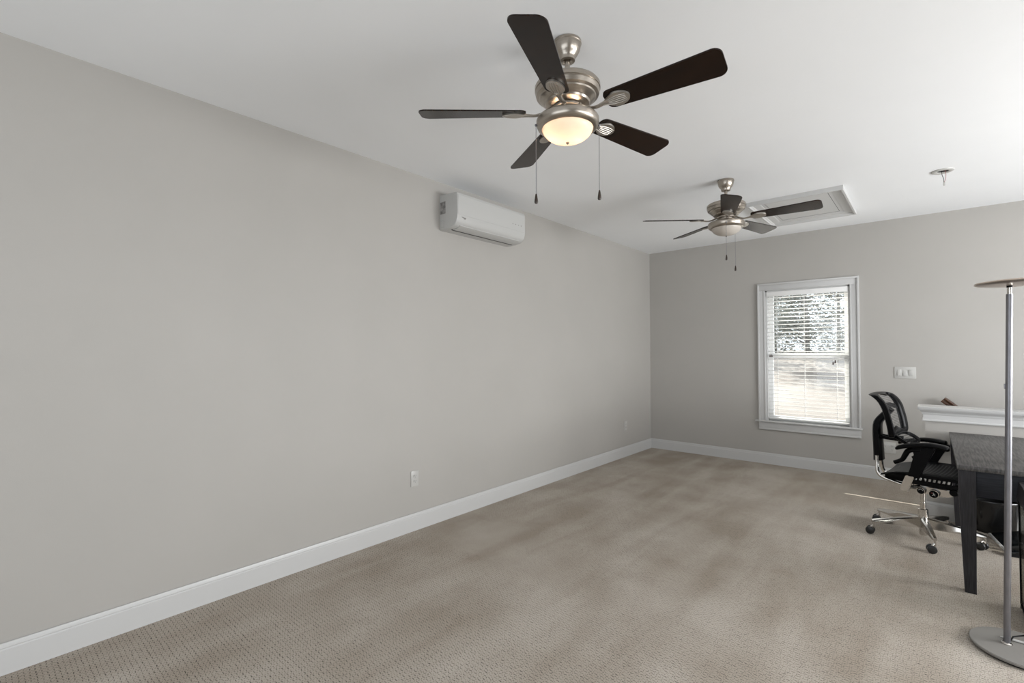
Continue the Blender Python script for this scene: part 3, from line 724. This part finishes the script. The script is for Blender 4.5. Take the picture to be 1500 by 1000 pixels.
# tilt mechanism
bm = BM(); prism(bm, [(-.045, .365), (.02, .340), (.055, .334), (.13, .332), (.175, .345), (.20, .368), (.195, .392), (.06, .388), (-.04, .392)], -.085, .085, lambda u, v, h: (u, h, v))
bmesh.ops.bevel(bm, geom=list(bm.edges), offset=.008, segments=2, affect='EDGES'); obj('tilt_mechanism', bm, CHROME, ch, 35)
for x, z, r in ((.010, .360, .024), (.080, .352, .029)):
    bm = BM(); lathe(bm, [(0, .0), (r*.85, .0), (r, .006), (r, .035), (r*.8, .045), (0, .045)], 28, (x, -.115, z), Matrix.Rotation(-PI/2, 3, 'X'))
    kn = obj('tension_knob', bm, BLACK, ch, 40)
    bm = BM()
    lathe(bm, [(r*.86, .0), (r*.98, .0), (r*.98, -.002), (r*.86, -.002), (r*.86, 0)], 28, (x, -.115, z), Matrix.Rotation(-PI/2, 3, 'X')); obj('knob_ring', bm, CHROME, kn, 40)
    if x > .05:
        bm = BM()
        for (a0, a1) in (((-.002, .010), (.000, -.004)), ((.0, -.004), (-.008, -.012)), ((.0, -.004), (.009, -.011)), ((-.001, .002), (.009, .000))):
            tube(bm, [(x+a0[0], -.1162, z+a0[1]), (x+a1[0], -.1162, z+a1[1])], .0016, 6)
        obj('knob_icon', bm, PLATE, kn)
        bm = BM(); box(bm, x-.014, x-.006, -.1165, -.1155, z+.004, z+.008); obj('knob_mark', bm, REDW, kn, label='red mark')
    else:
        bm = BM(); tube(bm, [(x+.012*math.cos(q), -.1162, z+.012*math.sin(q)) for q in [rad(10+14*i) for i in range(12)]], .0022, 6); obj('knob_icon', bm, PLATE, kn)
# chrome J tubes to the back
for s in (-1, 1):
    y = .072*s
    pts = [(-.258, y*.75, .56), (-.256, y*.8, .50), (-.252, y*.95, .445), (-.228, y, .412), (-.17, y, .392), (-.09, y, .374), (.0, y*.95, .362)]
    bm = BM(); tube(bm, [interp(pts, i/30) for i in range(31)], .0125, 14); obj('back_tube', bm, CHROME, ch, 40)
# spine post
bm = BM(); sp = [(-.256, .522), (-.258, .60), (-.262, .70), (-.262, .79), (-.245, .835), (-.205, .885), (-.178, .920)]
N_ = 24; hwp = lambda t: .058-.014*t
def sec(i):
    t = i/N_; x, z = interp(sp, t); x2, z2 = interp(sp, min(t+.02, 1)); x1, z1 = interp(sp, max(t-.02, 0))
    d = Vector((x2-x1, 0, z2-z1)).normalized(); n = Vector((d.z, 0, -d.x)); h = .026-.006*t; w_ = hwp(t)
    return [Vector((x, y, z))+n*k for y, k in ((-w_, -h*.6), (-w_*.75, -h), (w_*.75, -h), (w_, -h*.6), (w_, h*.6), (w_*.75, h), (-w_*.75, h), (-w_, h*.6))]
rr = [[bm.verts.new(p) for p in sec(i)] for i in range(N_+1)]
for A, B in zip(rr, rr[1:]):
    for j in range(8): bm.faces.new((A[j], A[(j+1) % 8], B[(j+1) % 8], B[j]))
bm.faces.new(rr[0][::-1]); bm.faces.new(rr[-1]); obj('spine_post', bm, BLACK, ch, 45)
bm = BM()
for s in (-1, 1):
    tube(bm, [(-.245, .03*s, .705), (-.20, .04*s, .70), (-.15, .05*s, .70), (-.115, .055*s, .70)], [.014, .013, .013, .016], 10)
obj('lumbar_arm', bm, BLACK, ch, 40)
# upper back: mesh held in a loop frame. centre profile, edges wrap forward
bp_ = [(-.150, .725), (-.150, .775), (-.158, .835), (-.170, .895), (-.182, .945), (-.205, .992), (-.240, 1.028), (-.268, 1.042)]
def back_pt(u, v, off=0.0):       # u: -1..1 across, v: 0..1 up
    x, z = interp(bp_, v)
    half = .185+.040*math.sin(PI*min(v*1.15, 1))**.7 if v < .95 else .185+.040*math.sin(PI*min(v*1.15, 1))**.7
    half = .190+.030*math.sin(PI*(.15+.7*v))
    wrap = .018*(abs(u)**2.2)*(1-.5*v)
    crown = -.012*u*u*(v**4)
    return Vector((x+wrap+off, u*half, z+crown))
bm = BM()
grid(bm, lambda i, j: back_pt(-.92+1.84*i, .04+.90*j), 24, 24); obj('back_mesh', bm, MESHB, ch, 80)
loop = []
for i in range(12): loop.append((-1, i/12))
nt = 14
path = []
cr = .22
def lp_pts():
    P = []
    n = 8
    for i in range(10): P.append((-1, .10+.72*i/10))
    for i in range(n): a = PI-PI/2*i/n; P.append((-1+cr+cr*math.cos(a), .82+.17*math.sin(a)))
    for i in range(8): P.append((-1+cr+(2-2*cr)*i/8, .99))
    for i in range(n): a = PI/2-PI/2*i/n; P.append((1-cr+cr*math.cos(a), .82+.17*math.sin(a)))
    for i in range(10): P.append((1, .82-.72*i/10))
    for i in range(n): a = -PI/2*i/n; P.append((1-.14+.14*math.cos(a), .10+.09*math.sin(a)))
    for i in range(8): P.append((1-.14-(2-.28)*i/8, .01))
    for i in range(n): a = -PI/2-PI/2*i/n; P.append((-1+.14+.14*math.cos(a), .10+.09*math.sin(a)))
    return P
LP = lp_pts(); bm = BM(); rr = []
for k, (u, v) in enumerate(LP):
    p = back_pt(u, v); q = back_pt(u*.86, .5+(v-.5)*.90)
    inn = (q-p); inn = inn.normalized() if inn.length > 1e-6 else Vector((0, 1, 0))
    fwd = Vector((1, 0, .12)).normalized()
    wd, dp = .066, .021
    rr.append([bm.verts.new(p+inn*a*wd+fwd*b_*dp) for a, b_ in ((0, -.7), (.2, -1), (.8, -.8), (1, -.2), (1, .2), (.8, .8), (.2, 1), (0, .7))])
for k in range(len(rr)):
    A, B = rr[k], rr[(k+1) % len(rr)]
    for j in range(8): bm.faces.new((A[j], A[(j+1) % 8], B[(j+1) % 8], B[j]))
obj('back_frame', bm, BLACK, ch, 50)
bm = BM()          # cross piece between the two mesh windows and solid shoulders
slab(bm, lambda i, j: back_pt(-.9+1.8*i, .50+.10*j+.03*math.cos(PI*(i*2-1)), -.004), lambda i, j: (-1, 0, 0), .012, 20, 4); obj('back_crossbar', bm, BLACK, ch, 50)
# lumbar pad
lb = [(-.150, .742), (-.108, .716), (-.075, .690), (-.062, .655)]
def lum(i, j):
    x, z = interp(lb, 1-j); u = -1+2*i
    return Vector((x+.028*u*u, u*.175, z-.004*u*u))
bm = BM(); grid(bm, lambda i, j: lum(.1+.8*i, .12+.76*j), 16, 8); obj('lumbar_mesh', bm, MESHB, ch, 80)
bm = BM(); rr = []
for k in range(64):
    a = 2*PI*k/64; ca, sa = math.cos(a), math.sin(a)
    i = .5+.5*math.copysign(abs(ca)**.5, ca); j = .5+.5*math.copysign(abs(sa)**.5, sa)
    p = lum(i, j); q = lum(.5+(i-.5)*.8, .5+(j-.5)*.7); inn = (q-p).normalized(); f_ = Vector((.6, 0, .8))
    rr.append([bm.verts.new(p+inn*a_*.028+f_*b_*.013) for a_, b_ in ((0, -.7), (.3, -1), (.8, -.8), (1, 0), (.8, .8), (.3, 1), (0, .7))])
for k in range(64):
    A, B = rr[k], rr[(k+1) % 64]
    for j in range(7): bm.faces.new((A[j], A[(j+1) % 7], B[(j+1) % 7], B[j]))
obj('lumbar_frame', bm, BLACK, ch, 50)
# seat: thin woven pan on a slotted rim
st = [(-.195, .462), (-.12, .487), (-.04, .503), (.06, .511), (.16, .511), (.24, .503), (.285, .480)]
def seat_pt(i, j):
    x, z = interp(st, i); u = -1+2*j
    return Vector((x, u*(.235+.02*math.sin(PI*i)), z-.012*(1-u*u)*(1-.4*i)+.004*u*u))
bm = BM(); slab(bm, seat_pt, lambda i, j: (0, 0, -1), .012, 24, 20); obj('seat', bm, BLACKM, ch, 60)
bm = BM(); grid(bm, lambda i, j: seat_pt(.42+.46*i, .12+.74*j)+Vector((0, 0, .0015)), 12, 16); obj('seat_mesh', bm, SEATM, ch, 80)
bm = BM()
for s in (-1, 1):
    y0, y1 = sorted((.225*s, .252*s))
    prism(bm, [(-.165, .445), (-.10, .436), (.10, .430), (.26, .438), (.285, .455), (.285, .462), (.20, .459), (.0, .457), (-.10, .462), (-.165, .470)], y0, y1, lambda u, v, h: (u, h, v))
    prism(bm, [(-.10, .478), (.0, .480), (.22, .482), (.285, .474), (.285, .485), (.22, .503), (.05, .509), (-.10, .490)], y0, y1, lambda u, v, h: (u, h, v))
    for k in range(11):
        x = -.012+.0245*k
        prism(bm, [(x, .455), (x+.009, .455), (x+.016, .485), (x+.007, .485)], y0, y1, lambda u, v, h: (u, h, v))
    prism(bm, [(-.165, .445), (-.012, .445), (-.012, .495), (-.10, .492), (-.165, .470)], y0, y1, lambda u, v, h: (u, h, v))
prism(bm, [(-.165, .445), (-.145, .44), (-.145, .470), (-.165, .470)], -.225, .225, lambda u, v, h: (u, h, v))
prism(bm, [(.255, .42), (.285, .43), (.288, .470), (.262, .475)], -.225, .225, lambda u, v, h: (u, h, v))
box(bm, -.06, -.03, -.20, .20, .425, .437); box(bm, .20, .225, -.20, .20, .425, .437)
for y in (-.16, .15): box(bm, -.03, .19, y, y+.03, .408, .436, .004)
obj('seat_frame', bm, BLACK, ch, 40)
for y in (-.19, .15):
    bm = BM(); lathe(bm, [(0, 0), (.020, 0), (.024, .006), (.024, .034), (.020, .04), (0, .04)], 20, (.196, y+.04, .398), Matrix.Rotation(PI/2, 3, 'X')); obj('glide_roller', bm, BLACK, ch, 40)
# arms: pad, slanted post with chrome sleeve, rear hook
def arm(s, x0, x1, dz):
    y = .285*s
    pts = [(x0, .662+dz), (x0+.05, .682+dz), (x0+.12, .700+dz), (x0+.19, .708+dz), (x1-.03, .702+dz), (x1, .692+dz)]
    bm = BM(); rr = []
    for i in range(25):
        t = i/24; x, z = interp(pts, t); e = min(1, min(t, 1-t)*9+.45); wv_ = .042*e; hv = .0165*e
        rr.append([bm.verts.new((x, y+a*wv_, z+b_*hv)) for a, b_ in ((-1, -.3), (-.8, -.8), (0, -1), (.8, -.8), (1, -.3), (1, .3), (.8, .8), (0, 1.0), (-.8, .8), (-1, .3))])
    for A, B in zip(rr, rr[1:]):
        for j in range(10): bm.faces.new((A[j], A[(j+1) % 10], B[(j+1) % 10], B[j]))
    bm.faces.new(rr[0][::-1]); bm.faces.new(rr[-1]); obj('arm_pad', bm, BLACK, ch, 50)
    yp = .268*s
    bm = BM(); prism(bm, [(-.034, .475), (.032, .480), (.075, .590), (.118, .672+dz), (.115, .690+dz), (-.01, .690+dz), (.012, .640)], yp-.019, yp+.019, lambda u, v, h: (u, h, v))
    bmesh.ops.bevel(bm, geom=list(bm.edges), offset=.005, segments=2, affect='EDGES'); obj('arm_post', bm, BLACK, ch, 40)
    bm = BM(); prism(bm, [(-.040, .490), (.010, .492), (-.028, .376), (-.078, .380)], yp-.022, yp+.022, lambda u, v, h: (u, h, v))
    bmesh.ops.bevel(bm, geom=list(bm.edges), offset=.004, segments=2, affect='EDGES'); obj('arm_sleeve', bm, CHROME, ch, 40, label='chrome sleeve at the foot of the arm')
    bm = BM()
    tube(bm, [(-.055, yp*.9, .395), (-.02, yp*.5, .385), (0, .05*s, .378)], .013, 12); obj('arm_bracket', bm, CHROME, ch, 40)
    bm = BM(); hk = [(.045, .668+dz), (-.02, .655+dz), (-.045, .615+dz), (-.062, .582+dz), (-.105, .556+dz)]
    tube(bm, [Vector((interp(hk, i/16)[0], yp, interp(hk, i/16)[1])) for i in range(17)], [.026-.009*abs(i/16-.2) for i in range(17)], 12, flat=.7); obj('arm_hook', bm, BLACK, ch, 50)
arm(-1, -.092, .193, .010)
arm(1, -.195, .098, -.035)
